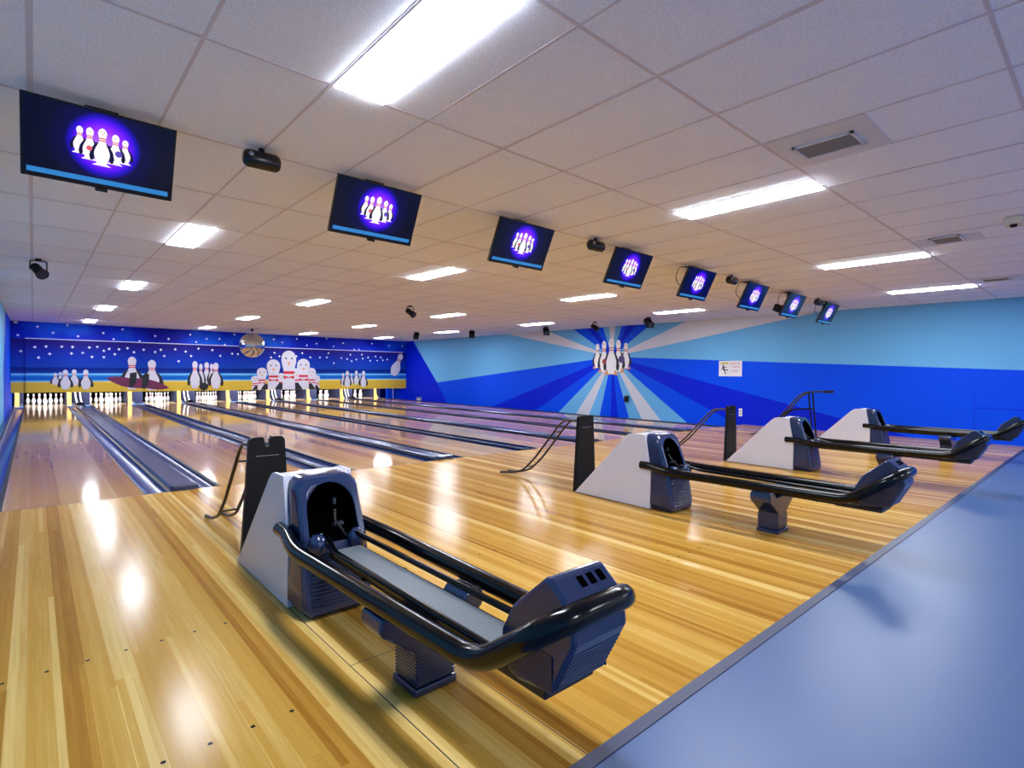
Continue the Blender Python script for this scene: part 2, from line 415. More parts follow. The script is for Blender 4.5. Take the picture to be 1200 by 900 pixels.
for n in range(7):
    x0 = LX[n] + LW; x1 = LX[n + 1]
    gutter(x0, x1, 'thin' if n % 2 else 'wide', ('pair of blue-grey gutters with %s cap, ' % ('a narrow' if n % 2 else 'a broad')) + pair[n])
gutter(LX[7] + LW, 13.27, 'right', 'dark gutter and cap nearest the right sunburst wall')

# ------------------------------------------------------------------ pins
pp = [(0, 1.015), (.2, 1.06), (.75, 1.41), (2.25, 1.955), (3.375, 2.257), (4.5, 2.383), (5.875, 2.28), (7.25, 1.85), (8.625, 1.24), (9.2, 1.04), (9.4, .98), (9.8, .92), (10., .898), (10.4, .91), (10.9, .95), (11.75, 1.047), (12.625, 1.2), (13.5, 1.273), (14.2, 1.1), (14.7, .72), (14.92, .35), (15, 0)]
m = MB(); prof = [(0, 0)] + [(r * .0254, z * .0254) for z, r in pp]
m.lathe(prof, (0, 0, 0), 16, 'pin', lambda z: 'red' if 9.25 * .0254 < z < 9.85 * .0254 or 10.35 * .0254 < z < 10.95 * .0254 else 'pin')
pin0 = m.build('bowling_pin', smooth=40)
posn = ['head pin', 'second row left', 'second row right', 'third row left', 'third row middle', 'third row right', 'back row outer left', 'back row inner left', 'back row inner right', 'back row outer right']
first = True
for n, x in enumerate(LX):
    k = 0
    for row in range(4):
        for c in range(row + 1):
            o = pin0 if first else pin0.copy()
            if not first: COL.objects.link(o)
            first = False
            o.location = (x + LW / 2 + (c - row / 2) * .3048, 18.29 + row * .264, 0.0005); o.rotation_euler = (0, 0, random.random() * 6)
            ln = ORD[n] + ' lane' + ('' if n in (0, 7) else ' from the left')
            tag(o, 'white red-banded bowling pin, %s of the %s' % (posn[k], ln), 'bowling pin', 'bowling pins racked at the lane ends'); k += 1

# ------------------------------------------------------------------ pit and divisions between the pin decks
b = MB(); b.box(XL, 13.35, 19.75, 19.8, -.3, 1.1, 'pit'); tag(b.build('pit_curtain'), 'black curtain closing the pit behind the pins', 'curtain')
GC = []
for n in range(8): GC.append(LX[n] + LW + ((WIDE if n % 2 == 0 else THIN) if n < 7 else .42))
def division(x0, x1, wide, label):
    t = thing('pin_division', (x0, 17.95, 0), label, 'lane divider', 'dividers between the pin decks')
    w = x1 - x0
    m = MB(); m.box(.02, w - .02, .0, 1.75, -.3, .9, 'navy'); m.build('kickback_plate', t)
    m = MB(); m.box(.002, w - .002, -.745, -.0, -.3, -.012, 'tailblue'); m.build('gutter_tail', t)
    m = MB()                                    # yellow board with a foot that sweeps forward
    m.prism([(-.05, .5), (-.05, .3), (-.08, .16), (-.2, .03), (-.27, .0), (-.27, -.011), (-.001, -.011), (-.001, .5)], 'x', .05, .17, 'oak'); m.build('front_board', t, bevel=.006)
    if wide:
        for k in range(2):
            m = MB(); xx = .27 + .13 * k; m.tube([(xx, -.03, .5), (xx + .02, -.06, .25), (xx + .06, -.16, .02)], .022, 'pin', 8); m.build('guard_bar', t, smooth=40)
        m = MB()
        prof = []
        for i in range(9):
            a = math.pi * i / 8; prof.append((w - .32 - .14 * math.cos(a), .03 + .12 * math.sin(a)))
        m.prism([(x, z - .03) for x, z in prof], 'y', -.72, -.40, 'satin_black'); m.build('ball_hood', t, smooth=40, bevel=.01)
    m = MB(); m.box(.19, .26, -.06, -.002, -.011, .06, 'steel'); m.build('bracket', t)
division(XL + .02, -.02, False, 'yellow fronted divider in the left corner beside the leftmost pins')
for n in range(7):
    division(LX[n] + LW, LX[n + 1], n % 2 == 0, 'yellow fronted pin deck divider ' + pair[n].replace('lanes', 'lane pins'))
division(LX[7] + LW, LX[7] + LW + .42, False, 'yellow fronted divider right of the rightmost pins')
# blue partition behind the walkway on the far right
b = MB(); b.box(13.32, XR, 17.4, 17.46, -.3, 1.0, 'B'); b.box(13.66, 13.68, 17.385, 17.4, -.3, .6, 'off'); struct(b.build('wall_service', weld=False))
b = MB(); b.box(13.42, 13.56, 14.6, 14.78, -.0, .10, 'pin'); b.box(13.40, 13.44, 14.58, 14.8, .08, .14, 'steel'); b.box(13.54, 13.58, 14.58, 14.8, .08, .14, 'steel'); b.box(13.46, 13.52, 14.64, 14.74, -.3, 0, 'steel')
tag(b.build('floor_bracket', bevel=.005), 'small white bracket on the floor by the far right wall corner', 'bracket')

# ------------------------------------------------------------------ the mural above the pins
PROF = [(0, .50), (.05, .62), (.16, .86), (.27, 1.), (.36, .98), (.46, .8), (.56, .56), (.64, .43), (.71, .41), (.78, .48), (.86, .56), (.92, .5), (.97, .32), (1., .08)]
HEAD = [(0, .86), (.2, .82), (.34, .74), (.44, .70), (.52, .74), (.62, .88), (.74, 1.), (.86, .96), (.94, .72), (.985, .4), (1., .1)]
def pinfig(put, cx, z0, h, w, white='off', dark='ink', red='red', prof=PROF, wings=True, tilt=0., face=None, depth=0, bow=None):
    """painted pin: put(points2d, material, layer)"""
    ca, sa = math.cos(tilt), math.sin(tilt)
    T = lambda p: (cx + p[0] * ca + p[1] * sa, z0 - p[0] * sa + p[1] * ca)
    L = depth
    if wings:
        for s in (-1, 1):
            put([T(q) for q in ((s * .18 * w, .64 * h), (s * .46 * w, .56 * h), (s * .70 * w, .40 * h), (s * .80 * w, .22 * h), (s * .72 * w, .10 * h), (s * .54 * w, .10 * h), (s * .3 * w, .4 * h))], dark, L)
    pts = [(f * w / 2, t * h) for t, f in prof]
    put([T(q) for q in [(-x, z) for x, z in pts] + pts[::-1]], white, L + 1)
    def band(t0, t1, f, m): put([T(q) for q in ((-f * w / 2, t0 * h), (f * w / 2, t0 * h), (f * w / 2, t1 * h), (-f * w / 2, t1 * h))], m, L + 2)
    if prof is PROF:
        band(.655, .685, .43, red); band(.715, .745, .43, red)
        if face:
            for s in (-1, 1): put([T((s * .10 * w + .035 * w * math.cos(a), .90 * h + .018 * h * math.sin(a))) for a in [k * math.pi / 4 for k in range(8)]], dark, L + 2)
            put([T(q) for q in ((-.07 * w, .865 * h), (.07 * w, .865 * h), (0, .83 * h))], face, L + 2)
    else:
        band(.40, .47, .72, red); 
        put([T(q) for q in ((-.36 * w, .27 * h), (-.05 * w, .30 * h), (.05 * w, .30 * h), (.36 * w, .27 * h), (.36 * w, .36 * h), (.05 * w, .325 * h), (-.05 * w, .325 * h), (-.36 * w, .36 * h))], 'red', L + 2)
        for s in (-1, 1): put([T((s * .2 * w + .06 * w * math.cos(a), .80 * h + .025 * h * math.sin(a))) for a in [k * math.pi / 4 for k in range(8)]], dark, L + 2)
        put([T(q) for q in ((-.13 * w, .70 * h), (.13 * w, .70 * h), (0, .61 * h))], 'beak', L + 2)

mask = thing('mural_mask', (0, YM, .48), 'night beach mural of painted pins and stars hung above the pins', 'mural')
def localmesh(o):                    # meshes below are written in world coordinates
    o.location = (0, -YM, -.48); return o
b = MB(); b.box(.02, 13.92, YM, YM + .06, .48, 2.235, 'sky_low')
put = lambda pts, m, L: b.face([(x, YM - .0012 - .0005 * L, z) for x, z in pts], m)
stars = [(0.33, 2.64), (1.09, 2.74), (-0.15, 2.34), (0.72, 2.46), (1.37, 2.38), (2.06, 2.53), (2.35, 2.33), (2.61, 2.69), (3.11, 2.3), (3.59, 2.51), (4.01, 2.42), (-0.08, 1.83), (0.26, 1.97), (0.54, 2.0), (0.35, 1.63), (0.63, 1.76), (0.94, 2.01), (1.22, 2.01), (1.19, 1.79), (1.49, 1.82), (1.67, 2.01), (1.89, 2.04), (1.74, 1.69), (2.07, 1.91), (2.22, 1.98), (2.07, 1.69), (2.38, 1.8), (2.5, 1.98), (2.75, 2.03), (2.94, 1.89), (3.23, 1.99), (3.58, 1.92), (3.76, 2.01), (3.87, 1.78), (4.22, 2.04), (4.56, 1.97), (4.33, 1.6), (4.74, 1.81), (4.99, 2.1), (5.47, 2.06), (5.75, 1.84), (6.18, 1.94), (6.39, 1.93), (4.72, 2.62), (5.28, 2.49), (5.73, 2.51), (4.92, 2.35), (6.27, 2.71), (5.92, 2.29), (7.79, 2.59), (8.14, 2.48), (8.74, 2.66), (9.61, 2.49), (9.18, 2.4), (10.39, 2.4), (10.06, 2.74), (10.84, 2.57), (11.38, 2.3), (12.27, 2.61), (11.62, 2.31), (13.9, 2.56), (13.17, 2.55), (7.81, 2.03), (7.67, 1.83), (8.01, 1.89), (8.97, 2.05), (8.72, 1.91), (9.32, 1.88), (9.75, 1.89), (10.14, 2.09), (10.07, 1.9), (10.39, 1.65), (10.74, 1.89), (11.18, 2.05), (11.02, 1.85), (11.24, 1.76), (11.47, 1.84), (11.75, 2.07), (11.79, 1.89), (12.06, 1.95), (12.17, 1.8), (12.44, 2.01), (12.53, 1.81), (12.72, 1.97), (12.83, 1.84), (13.06, 1.88)]
def star(bm, x, y, z, r):
    bm.face([(x + (r if k % 2 == 0 else r * .55) * math.cos(k * math.pi / 4), y, z + (r if k % 2 == 0 else r * .55) * math.sin(k * math.pi / 4)) for k in range(8)], 'star')
for x, z in stars:
    if z < 2.2 and x > .02: star(b, x, YM - .001, z, .05)
# pins standing on the beach, left group
for x, z0, z1, w in ((.77, .73, 1.13, .2), (.9, .80, 1.16, .15), (1.26, .70, 1.25, .26), (1.03, .58, 1.24, .3), (1.57, .58, 1.25, .3)): pinfig(put, x, z0, z1 - z0, w * .88, depth=int(30 * (1 - z0)))
# surfers
pinfig(put, 2.88, .56, 1.17, .46, depth=3)
def board(x0, z0, x1, z1, th, L):
    n = 14; up = []; lo = []
    for i in range(n + 1):
        t = i / n; xx = x0 + (x1 - x0) * t; zz = z0 + (z1 - z0) * t; k = math.sin(math.pi * t) ** .7 * th
        up.append((xx, zz + k)); lo.append((xx, zz - k))
    put(up + lo[::-1], 'maroon', L)
board(2.14, .96, 3.3, .66, .17, 6)
pinfig(put, 3.48, .52, 1.11, .46, depth=7)
board(2.70, .90, 4.02, .60, .17, 10)
for x, z in ((2.98, .84), (3.36, .78)): put([(x - .16, z + .3), (x + .04, z + .34), (x + .02, z - .05), (x - .1, z - .22), (x - .2, z - .18)], 'ink', 11)
# fourth group with a ball
for x, z0, z1, w in ((5.07, .7, 1.52, .26), (5.44, .72, 1.53, .24), (5.27, .73, 1.58, .34), (4.87, .58, 1.62, .38), (5.59, .56, 1.57, .4)): pinfig(put, x, z0, z1 - z0, w * .86, depth=int(40 * (.95 - z0)))
put([(5.17 + .16 * math.cos(k * math.pi / 8), .645 + .15 * math.sin(k * math.pi / 8)) for k in range(16)], 'ink', 22)
# large family in the middle
for x, z1, w, L in ((8.07, 1.18, .34, 3), (8.72, 1.40, .38, 3), (7.06, 1.06, .34, 3), (9.6, 1.10, .32, 3), (7.31, 1.40, .40, 6), (9.38, 1.42, .38, 6), (7.77, 1.75, .54, 9), (9.02, 1.81, .56, 9), (8.40, 2.14, .62, 12)):
    z0 = .49
    for s in (-1, 1):
        if w > .35: put([(x + s * .3 * w, .49), (x + s * .95 * w, .49), (x + s * .80 * w, .49 + .24 * w), (x + s * .62 * w, .49 + .48 * w), (x + s * .42 * w, .49 + .42 * w)], 'ink', L)
    pinfig(put, x, z0, z1 - z0, w, prof=HEAD, wings=False, depth=L)
# small group right
for x, z0, z1, w in ((10.83, .63, 1.21, .2), (11.24, .68, 1.2, .18), (11.65, .72, 1.2, .16), (11.03, .57, 1.31, .3), (11.47, .68, 1.33, .26), (11.83, .56, 1.32, .32)): pinfig(put, x, z0, z1 - z0, w * .9, depth=int(40 * (.95 - z0)))
# falling pin at the right end
pinfig(put, 13.38, 1.12, 1.15, .5, wings=False, tilt=.42, depth=3)
localmesh(b.build('mural_panel', mask, weld=False))
for x0, x1 in ((XL + .004, .016), (13.924, XR - .004)):
    b = MB(); b.box(x0, x1, YM + .035, YM + .075, .48, 2.235, 'sky_low')
    for x, z in stars:
        if z < 2.2 and x0 < x < x1: star(b, x, YM + .034, z, .05)
    localmesh(b.build('mural_wing', mask, weld=False))
b = MB(); b.box(XL + .004, XR - .004, YM + .03, YM + .07, 2.242, H - .004, 'sky_up')
for x, z in stars:
    if z > 2.2: star(b, x, YM + .029, z, .045)
localmesh(b.build('star_fascia', mask, weld=False))
b = MB(); b.box(.02, 13.92, YM - .02, YM + .028, 2.236, 2.262, 'litedge'); localmesh(b.build('ledge', mask))  # white paint stands in for lamp light on the panel's top edge

# pins painted at the centre of the sunburst
b = MB()
put2 = lambda pts, m, L: b.face([(XR - .014 - .001 * L, 4.27 - x, z) for x, z in pts], m)
for x, z0, z1, w, L in ((-.57, 1.48, 2.27, .27, 1), (.55, 1.46, 2.26, .27, 1), (-.30, 1.36, 2.35, .33, 5), (.27, 1.36, 2.36, .33, 5), (.0, 1.28, 2.42, .40, 9)):
    for s in (-1, 1): put2([(x + s * .03, z0 - .02), (x + s * .20 * w / .3, z0 - .03), (x + s * .18 * w / .3, z0 + .05), (x + s * .03, z0 + .05)], 'beak', L)
    pinfig(put2, x, z0, z1 - z0, w, white='pin', prof=PROF, face='beak', depth=L)
for x, z, r, m_ in ((-.28, 1.68, .085, 'ballred'), (.40, 1.75, .12, 'ballviolet')): put2([(x + r * math.cos(k * math.pi / 8), z + r * math.sin(k * math.pi / 8)) for k in range(16)], m_, 10)
b.box(XR - .012, XR - .002, 3.62, 4.92, 1.45, 2.15, 'B') if False else None
o = b.build('wall_decal', weld=False); tag(o, 'painted cluster of five pins at the centre of the sunburst wall', 'wall painting')

# ------------------------------------------------------------------ ball returns
YO = -3.6
def outline(shape, zc, n=56):
    """polar samples of a closed xz outline about (0, zc)"""
    out = []
    for k in range(n):
        a = 2 * math.pi * k / n; d = (math.cos(a), math.sin(a)); best = None
        for i in range(len(shape)):
            p, q = shape[i], shape[(i + 1) % len(shape)]
            ex, ez = q[0] - p[0], q[1] - p[1]; den = d[0] * ez - d[1] * ex
            if abs(den) < 1e-9: continue
            t = ((p[0]) * ez - (p[1] - zc) * ex) / den; u = ((p[0]) * d[1] - (p[1] - zc) * d[0]) / den
            if t > 0 and -1e-6 <= u <= 1 + 1e-6 and (best is None or t < best): best = t
        out.append((d[0] * best, zc + d[1] * best))
    return out
def roundrect(hw, z0, z1, rt, rb, ht=None):
    ht = hw if ht is None else ht; s = []
    for cx, cz, r, a0 in ((ht - rt, z1 - rt, rt, 0), (-ht + rt, z1 - rt, rt, 90), (-hw + rb, z0 + rb, rb, 180), (hw - rb, z0 + rb, rb, 270)):
        for i in range(7):
            a = R(a0 + 15 * i); s.append((cx + r * math.cos(a), cz + r * math.sin(a)))
    return s
def yf(z):
    return (-3.835 + (z / .37) * .06 if z < .37 else -3.775 + (z - .37) / .33 * .125) - YO
def yb(z):
    return (-3.598 if z < .36 else -3.598 + (z - .36) / .34 * .07) - YO
def zigzag(z0, z1, n, fy, d, x0, x1, m, b, nx=(0, 0)):
    """ribbed panel: n horizontal ribs standing d proud of fy(z)"""
    pr = [(fy(z0) + .008, z0)]
    for i in range(n):
        a = z0 + (z1 - z0) * i / n; s = (z1 - z0) / n
        pr += [(fy(a), a), (fy(a + .1 * s) - d, a + .1 * s), (fy(a + .55 * s) - d, a + .55 * s), (fy(a + .75 * s), a + .75 * s)]
    pr += [(fy(z1), z1), (fy(z1) + .008, z1)]
    b.prism(pr, 'x', x0, x1, m)

def make_return():
    t = thing('ball_return', (0, YO, 0), '', 'ball return', 'ball returns')
    prof = [(-2.66 - YO, .004), (-3.30 - YO, .655), (-3.345 - YO, .688), (-3.39 - YO, .70), (-3.53 - YO, .70), (-3.60 - YO, .36), (-3.60 - YO, .004)]
    for s in (-1, 1):
        b = MB(); x0, x1 = sorted((s * .195, s * .177)); b.prism(prof, 'x', x0, x1, 'white_lam'); b.build('side_panel', t, bevel=.004)
    inner = [(y - (.006 if 0 < i < 5 else 0), z - .006) for i, (y, z) in enumerate(prof)]; inner[0] = (prof[0][0] - .012, .004); inner[4] = (prof[4][0] + .006, prof[4][1] - .006); inner[5] = (prof[5][0] + .004, prof[5][1]); inner[6] = (prof[6][0] + .004, .004)
    b = MB(); b.prism(inner, 'x', -.176, .176, 'white_top'); b.build('top_cover', t)
    b = MB(); b.box(-.191, .191, -3.598 - YO, -2.70 - YO, 0, .0035, 'black'); b.build('base_shadow', t)  # black strip painted in for the shadow line under the side panels
    # hood
    hood = MB(); zc = .46
    so = roundrect(.195, .004, .705, .07, .03, .172); si = roundrect(.136, .365, .662, .13, .012, .132)
    out, inn = outline(so, zc), outline(si, zc)
    ring = lambda pts, fy: [(x, fy(z), z) for x, z in pts]
    def scale(pts, k):
        return [(x * (1 - k / .19), zc + (z - zc) * (1 - k / .35)) for x, z in pts]
    mix = lambda a, c, f: [(p[0] * (1 - f) + q[0] * f, p[1] * (1 - f) + q[1] * f) for p, q in zip(a, c)]
    rings = [ring(out, yb), ring(out, lambda z: yf(z) + .035), ring(scale(out, .005), lambda z: yf(z) + .013), ring(scale(out, .018), yf)]
    for f in (.3, .6, .85): rings.append(ring(mix(scale(out, .018), inn, f), yf))
    rings += [ring(inn, lambda z: yf(z) + .006)]
    hood.loft(rings, 'shell'); ho = hood.build('hood', t, smooth=35)
    b = MB(); b.loft([ring(inn, lambda z: yf(z) + .006), ring(scale(inn, .004), lambda z: yb(z) - .004)], 'void', cap1=True); b.build('opening', ho)
    b = MB(); zigzag(.05, .335, 15, lambda z: yf(z) - .001, .006, -.15, .15, 'shell_dark', b); b.build('louver_panel', ho, bevel=.0015)
    for s in (-1, 1):
        b = MB(); b.ball((s * .108, yf(.37) - .014, .365), .05, .055, .062, 'shell'); b.build('rail_socket', ho, smooth=60)
    b = MB(); b.box(.02, .075, yf(.45) + .04, yf(.45) + .08, .425, .445, 'gunmetal'); b.box(.04, .06, yf(.55) + .07, yf(.55) + .1, .53, .565, 'gunmetal'); b.box(-.09, -.02, yf(.4) + .035, yf(.4) + .09, .385, .392, 'green')
    b.tube([(.07, yf(.38) + .02, .375), (.03, yf(.44) + .06, .45), (.05, yf(.5) + .09, .5)], .012, 'satin_black', 8)
    b.build('ball_lift', ho, bevel=.003)
    # outer rail loop
    Y = lambda y: y - YO
    ang = .63; sl = .36; rr = .13; hw = .196; yb0, zb0 = -5.25, .395
    loop = []
    P = lambda x, q: (x, Y(yb0 - math.cos(ang) * q), zb0 + math.sin(ang) * q)
    left = fillet([(-.20, Y(-3.50), .41), (-.205, Y(-3.62), .41), (-.252, Y(-3.86), .385), (-hw - .008, Y(yb0), zb0), P(-hw, sl - rr)], {1: .08, 2: .12, 3: .1})
    arc = [P(-hw + rr - rr * math.cos(a), sl - rr + rr * math.sin(a)) for a in [math.pi / 2 * k / 8 for k in range(1, 9)]]
    arc2 = [P(hw - rr + rr * math.sin(a), sl - rr + rr * math.cos(a)) for a in [math.pi / 2 * k / 8 for k in range(0, 9)]]
    right = [(-p[0], p[1], p[2]) for p in left[::-1]]
    b = MB(); b.tube(left[:-1] + [Vector(p) for p in [P(-hw, sl - rr)] + arc + arc2] + [Vector(p) for p in right[1:]], .037, 'gloss_black', 16); b.build('outer_rail', t, smooth=60)
    for x, r, m, z in ((-.085, .018, 'gloss_black', .365), (.132, .014, 'gloss_black', .378)):
        b = MB(); b.tube(fillet([(x * .55, Y(-3.74), z + .03), (x * .7, Y(-3.80), z + .028), (x, Y(-3.95), z), (x, Y(-5.30), z)], .05), r, m, 12); b.build('inner_rail', t, smooth=60)
    b = MB()
    b.prism([(-.062, .325), (-.062, .345), (-.05, .35), (.085, .35), (.10, .345), (.10, .325)], 'y', Y(-5.33), Y(-3.86), 'tray'); b.build('ball_tray', t, bevel=.004)
    b = MB()
    for y in (-4.25, -4.62, -5.0): b.box(-.09, .14, Y(y) - .012, Y(y) + .012, .316, .3245, 'satin_black')
    b.box(-.075, -.063, Y(-5.33), Y(-3.86), .316, .34, 'satin_black'); b.box(.101, .112, Y(-5.33), Y(-3.86), .316, .34, 'satin_black'); b.build('tray_frame', t)
    # tail box
    ta = [(-5.25, .47), (-5.30, .565), (-5.435, .685), (-5.455, .692), (-5.525, .635), (-5.545, .615), (-5.555, .54), (-5.555, .53), (-5.47, .365), (-5.33, .345), (-5.28, .36)]
    b = MB(); b.prism([(Y(y), z) for y, z in ta], 'x', -.118, .118, 'shell'); tb = b.build('tail_box', t, bevel=.012)
    b = MB()
    for k in range(3):
        x = -.012 + .042 * k
        n = Vector((0, -.63, .777)); u = Vector((0, -.777, -.63)); c = Vector((x, Y(-5.487), .666)) + n * .0012
        pts = [c + Vector((a * .013, 0, 0)) + u * bb for a, bb in ((-1, -.018), (1, -.018), (1, .018), (-1, .018))]
        b.raw([p for p in pts] + [p - n * .004 for p in pts], [(0, 1, 2, 3), (7, 6, 5, 4), (0, 4, 5, 1), (1, 5, 6, 2), (2, 6, 7, 3), (3, 7, 4, 0)], 'void')
    b.build('switch_slot', tb)
    fy = lambda z: Y(-5.555 + (.53 - z) / .165 * .085) - .0005
    b = MB(); zigzag(.372, .50, 9, fy, .0022, -.105, .105, 'shell_dark', b)
    b.build('louver_panel', tb, bevel=.001)
    for s in (-1, 1):
        b = MB(); b.box(min(s * .1185, s * .121), max(s * .1185, s * .121), Y(-5.475), Y(-5.30), .368, .475, 'shell_dark')
        for k in range(8): b.box(min(s * .1185, s * .1225), max(s * .1185, s * .1225), Y(-5.475), Y(-5.30), .372 + k * .0125, .379 + k * .0125, 'shell_dark')
        b.build('side_louver', tb)
    b = MB(); b.prism([(-.09, .312), (-.09, .345), (.13, .345), (.13, .312)], 'y', Y(-5.42), Y(-5.12), 'black'); b.build('tail_bracket', t, bevel=.006)
    # support leg
    lg = [(-.09, .031), (-.09, .17), (-.235, .272), (-.25, .30), (-.24, .345), (-.16, .345), (-.13, .308), (.13, .308), (.16, .345), (.24, .345), (.25, .30), (.235, .272), (.09, .17), (.09, .031)]
    b = MB(); dy0, dy1 = Y(-4.72), Y(-4.56)
    b.prism(lg, 'y', dy0, dy1, 'shell')
    le = b.build('support_leg', t, bevel=.01)
    b = MB(); b.box(-.10, .10, dy0 - .008, dy1 + .008, 0, .03, 'shell'); b.build('foot_plate', le, bevel=.006)
    b = MB()
    for k in range(9):
        z = .038 + k * .0135
        b.box(-.0915, .0915, dy0 - .0015, dy1 + .0015, z, z + .007, 'shell_dark')
    b.build('leg_louver', le)
    return t
br = make_return()
brl = ['blue-grey ball return with white sides nearest the camera', 'second ball return from the camera, with a black ball ramp behind it',
       'third ball return from the camera, just left of the farthest one', 'farthest ball return, nearest the right blue wall']
BRX = []
for k in range(4):
    o = br if k == 0 else copy_tree(br)
    x = LX[2 * k] + LW + WIDE / 2 + .017; BRX.append(x)
    o.location = (x, YO, 0); o['label'] = brl[k]

# ball ramps leaning at the lane side of the first three returns
def make_ramp():
    t = thing('ball_ramp', (0, -2.6, 0), '', 'ball ramp', 'tubular ball ramps')
    hw, hb, top = .118, .165, .815
    pts = [(-hb, 0), (-hw, top - .05)]
    for i in range(5): a = R(180 - 22.5 * i); pts.append((-hw + .035 + .035 * math.cos(a), top - .035 + .035 * math.sin(a)))
    pts += [(-.03, top), (-.018, top - .02), (-.018, top - .05)]
    for i in range(1, 6): a = R(180 + 30 * i); pts.append((.018 * math.cos(a), top - .05 + .018 * math.sin(a)))
    pts += [(.018, top - .05), (.018, top - .02), (.03, top)]
    for i in range(5): a = R(90 - 22.5 * i); pts.append((hw - .035 + .035 * math.cos(a), top - .035 + .035 * math.sin(a)))
    pts += [(hw, top - .05), (hb, 0)]
    b = MB(); b.prism(pts, 'y', -.05, -.008, 'satin_black'); pn = b.build('front_panel', t)
    b = MB(); b.box(-.075, .075, -.0525, -.0503, .685, .689, 'steel'); b.build('handle_slit', pn)
    prof = [(.0, .755), (.18, .755), (.27, .70), (.66, .27), (.86, .10), (1.06, .036), (1.27, .018)]
    for x in (-.09, .04):
        b = MB(); b.tube(fillet([(x, y, z) for y, z in prof], .07), .0125, 'brown_tube', 10); b.build('guide_rail', t, smooth=60)
        b = MB(); b.ball((x, 1.27, .014), .016, .02, .014, 'black', 10, 6); b.build('foot', t, smooth=60)
    for y, z in ((.36, .60), (.80, .145)):
        b = MB(); b.tube([(-.09, y, z), (.04, y, z)], .008, 'brown_tube', 8); b.build('rung', t, smooth=60)
    return t
rp = make_ramp()
rl = ['black notched ball ramp leaning on the nearest ball return', 'black notched ball ramp standing at the second ball return from the camera', 'black notched ball ramp standing at the third ball return from the camera']
for k in range(3):
    o = rp if k == 0 else copy_tree(rp)
    o.location = (BRX[k], -2.6, 0); o['label'] = rl[k]
# open framed ramp on the rightmost lane
t = thing('framed_ramp', (11.86, -1.9, 0), 'open tubular ball ramp with raised handle, between the two farthest ball returns', 'ball ramp')
for s in (-.1, .1):
    b = MB(); b.tube(fillet([(s, -.80, .975), (s, -.62, .968), (s, -.47, .953), (s, -.33, .88), (s, .02, .43), (s, .3, .12), (s, .62, .018)], .1), .016, 'brown_tube', 10); b.build('guard_rail', t, smooth=60)
    b = MB(); b.tube([(s, -.52, .94), (s, -.60, .10), (s, -.63, .0)], .015, 'satin_black', 10); b.build('leg', t, smooth=60)
    b = MB(); b.tube(fillet([(s, -.56, .625), (s, -.16, .59), (s, .02, .42)], .08), .013, 'satin_black', 10); b.build('guide_rail', t, smooth=60)
    b = MB(); b.tube([(s, -.80, .975), (s, -.90, .97)], .024, 'black', 10); b.build('grip', t, smooth=60)
for y, z in ((-.5, .957), (-.56, .62), (-.61, .08)):
    b = MB(); b.tube([(-.1, y, z), (.1, y, z)], .011, 'satin_black', 8); b.build('crossbar', t, smooth=60)

# ------------------------------------------------------------------ hanging screens
TH = R(25.5)
def make_tv():
    t = thing('television', (0, -2.65, 2.735), '', 'television', 'ceiling screens', rot=(TH, 0, 0))
    b = MB(); b.box(-.36, .36, 0, .035, -.432, 0, 'tvblack'); b.prism([(.035, -.40), (.07, -.34), (.07, -.12), (.035, -.05)], 'x', -.25, .25, 'tvblack'); ho = b.build('housing', t, bevel=.004)
    b = MB(); b.face([(-.348, -.0012, -.41), (.348, -.0012, -.41), (.348, -.0012, -.012), (-.348, -.0012, -.012)], 'screen')
    pt = lambda pts, m, L: b.face([(x, -.0018 - .0004 * L, z) for x, z in pts], m)
    for x, z0, z1, w, L in ((-.108, -.252, -.108, .055, 1), (.105, -.262, -.128, .055, 1), (-.062, -.276, -.103, .062, 5), (.058, -.276, -.110, .064, 5), (-.004, -.297, -.093, .074, 9)):
        pt([(x - .036 * w / .06, z0 - .004), (x + .036 * w / .06, z0 - .004), (x + .02 * w / .06, z0 + .008), (x - .02 * w / .06, z0 + .008)], 'tvwhite', L)
        pinfig(pt, x, z0, z1 - z0, w, white='tvwhite', dark='tvdark', red='tvred', face='tvpink', depth=L)
    for x, z, r, m in ((-.063, -.215, .014, 'tvpink'), (.075, -.215, .018, 'tvviolet')): pt([(x + r * math.cos(k * math.pi / 6), z + r * math.sin(k * math.pi / 6)) for k in range(12)], m, 12)
    pt([(-.335, -.405), (.335, -.405), (.335, -.377), (-.335, -.377)], 'tvbar', 1)
    for k in range(3): pt([(-.335, -.4 + .009 * k), (.335, -.4 + .009 * k), (.335, -.398 + .009 * k), (-.335, -.398 + .009 * k)], 'tvbar2', 2)
    b.build('screen', t, weld=False)
    b = MB(); b.box(-.03, .03, -.003, .03, -.45, -.4325, 'tvblack'); b.build('sensor_bump', t, bevel=.003)
    # mount: a pole straight up to the ceiling, written in the tilted frame
    inv = Matrix.Rotation(-TH, 3, 'X')
    b = MB(); c = Vector((0, .16, -.12)); 
    pole = [inv @ (Matrix.Rotation(TH, 3, 'X') @ c + Vector((0, 0, d))) for d in (-.01, .0)]
    topw = H - 2.735
    w0 = Matrix.Rotation(TH, 3, 'X') @ c
    b.tube([inv @ Vector((0, w0.y, w0.z)), inv @ Vector((0, w0.y, topw))], .018, 'satin_black', 10)
    b.tube([(0, .068, -.2), c], .016, 'satin_black', 8)
    pl = [inv @ Vector((x, w0.y + y, topw - z)) for z in (0, .012) for y in (-.06, .06) for x in (-.08, .08)]
    b.raw(pl, [(0, 2, 3, 1), (4, 5, 7, 6), (0, 1, 5, 4), (2, 6, 7, 3), (0, 4, 6, 2), (1, 3, 7, 5)], 'satin_black')
    b.build('ceiling_mount', t, smooth=40)
    return t
tv = make_tv()
tl = ['nearest the camera and largest', 'second from left', 'third from left', 'fourth from left', 'fifth from left', 'sixth from left, beside a black speaker', 'seventh, with a black box behind', 'rightmost and smallest']
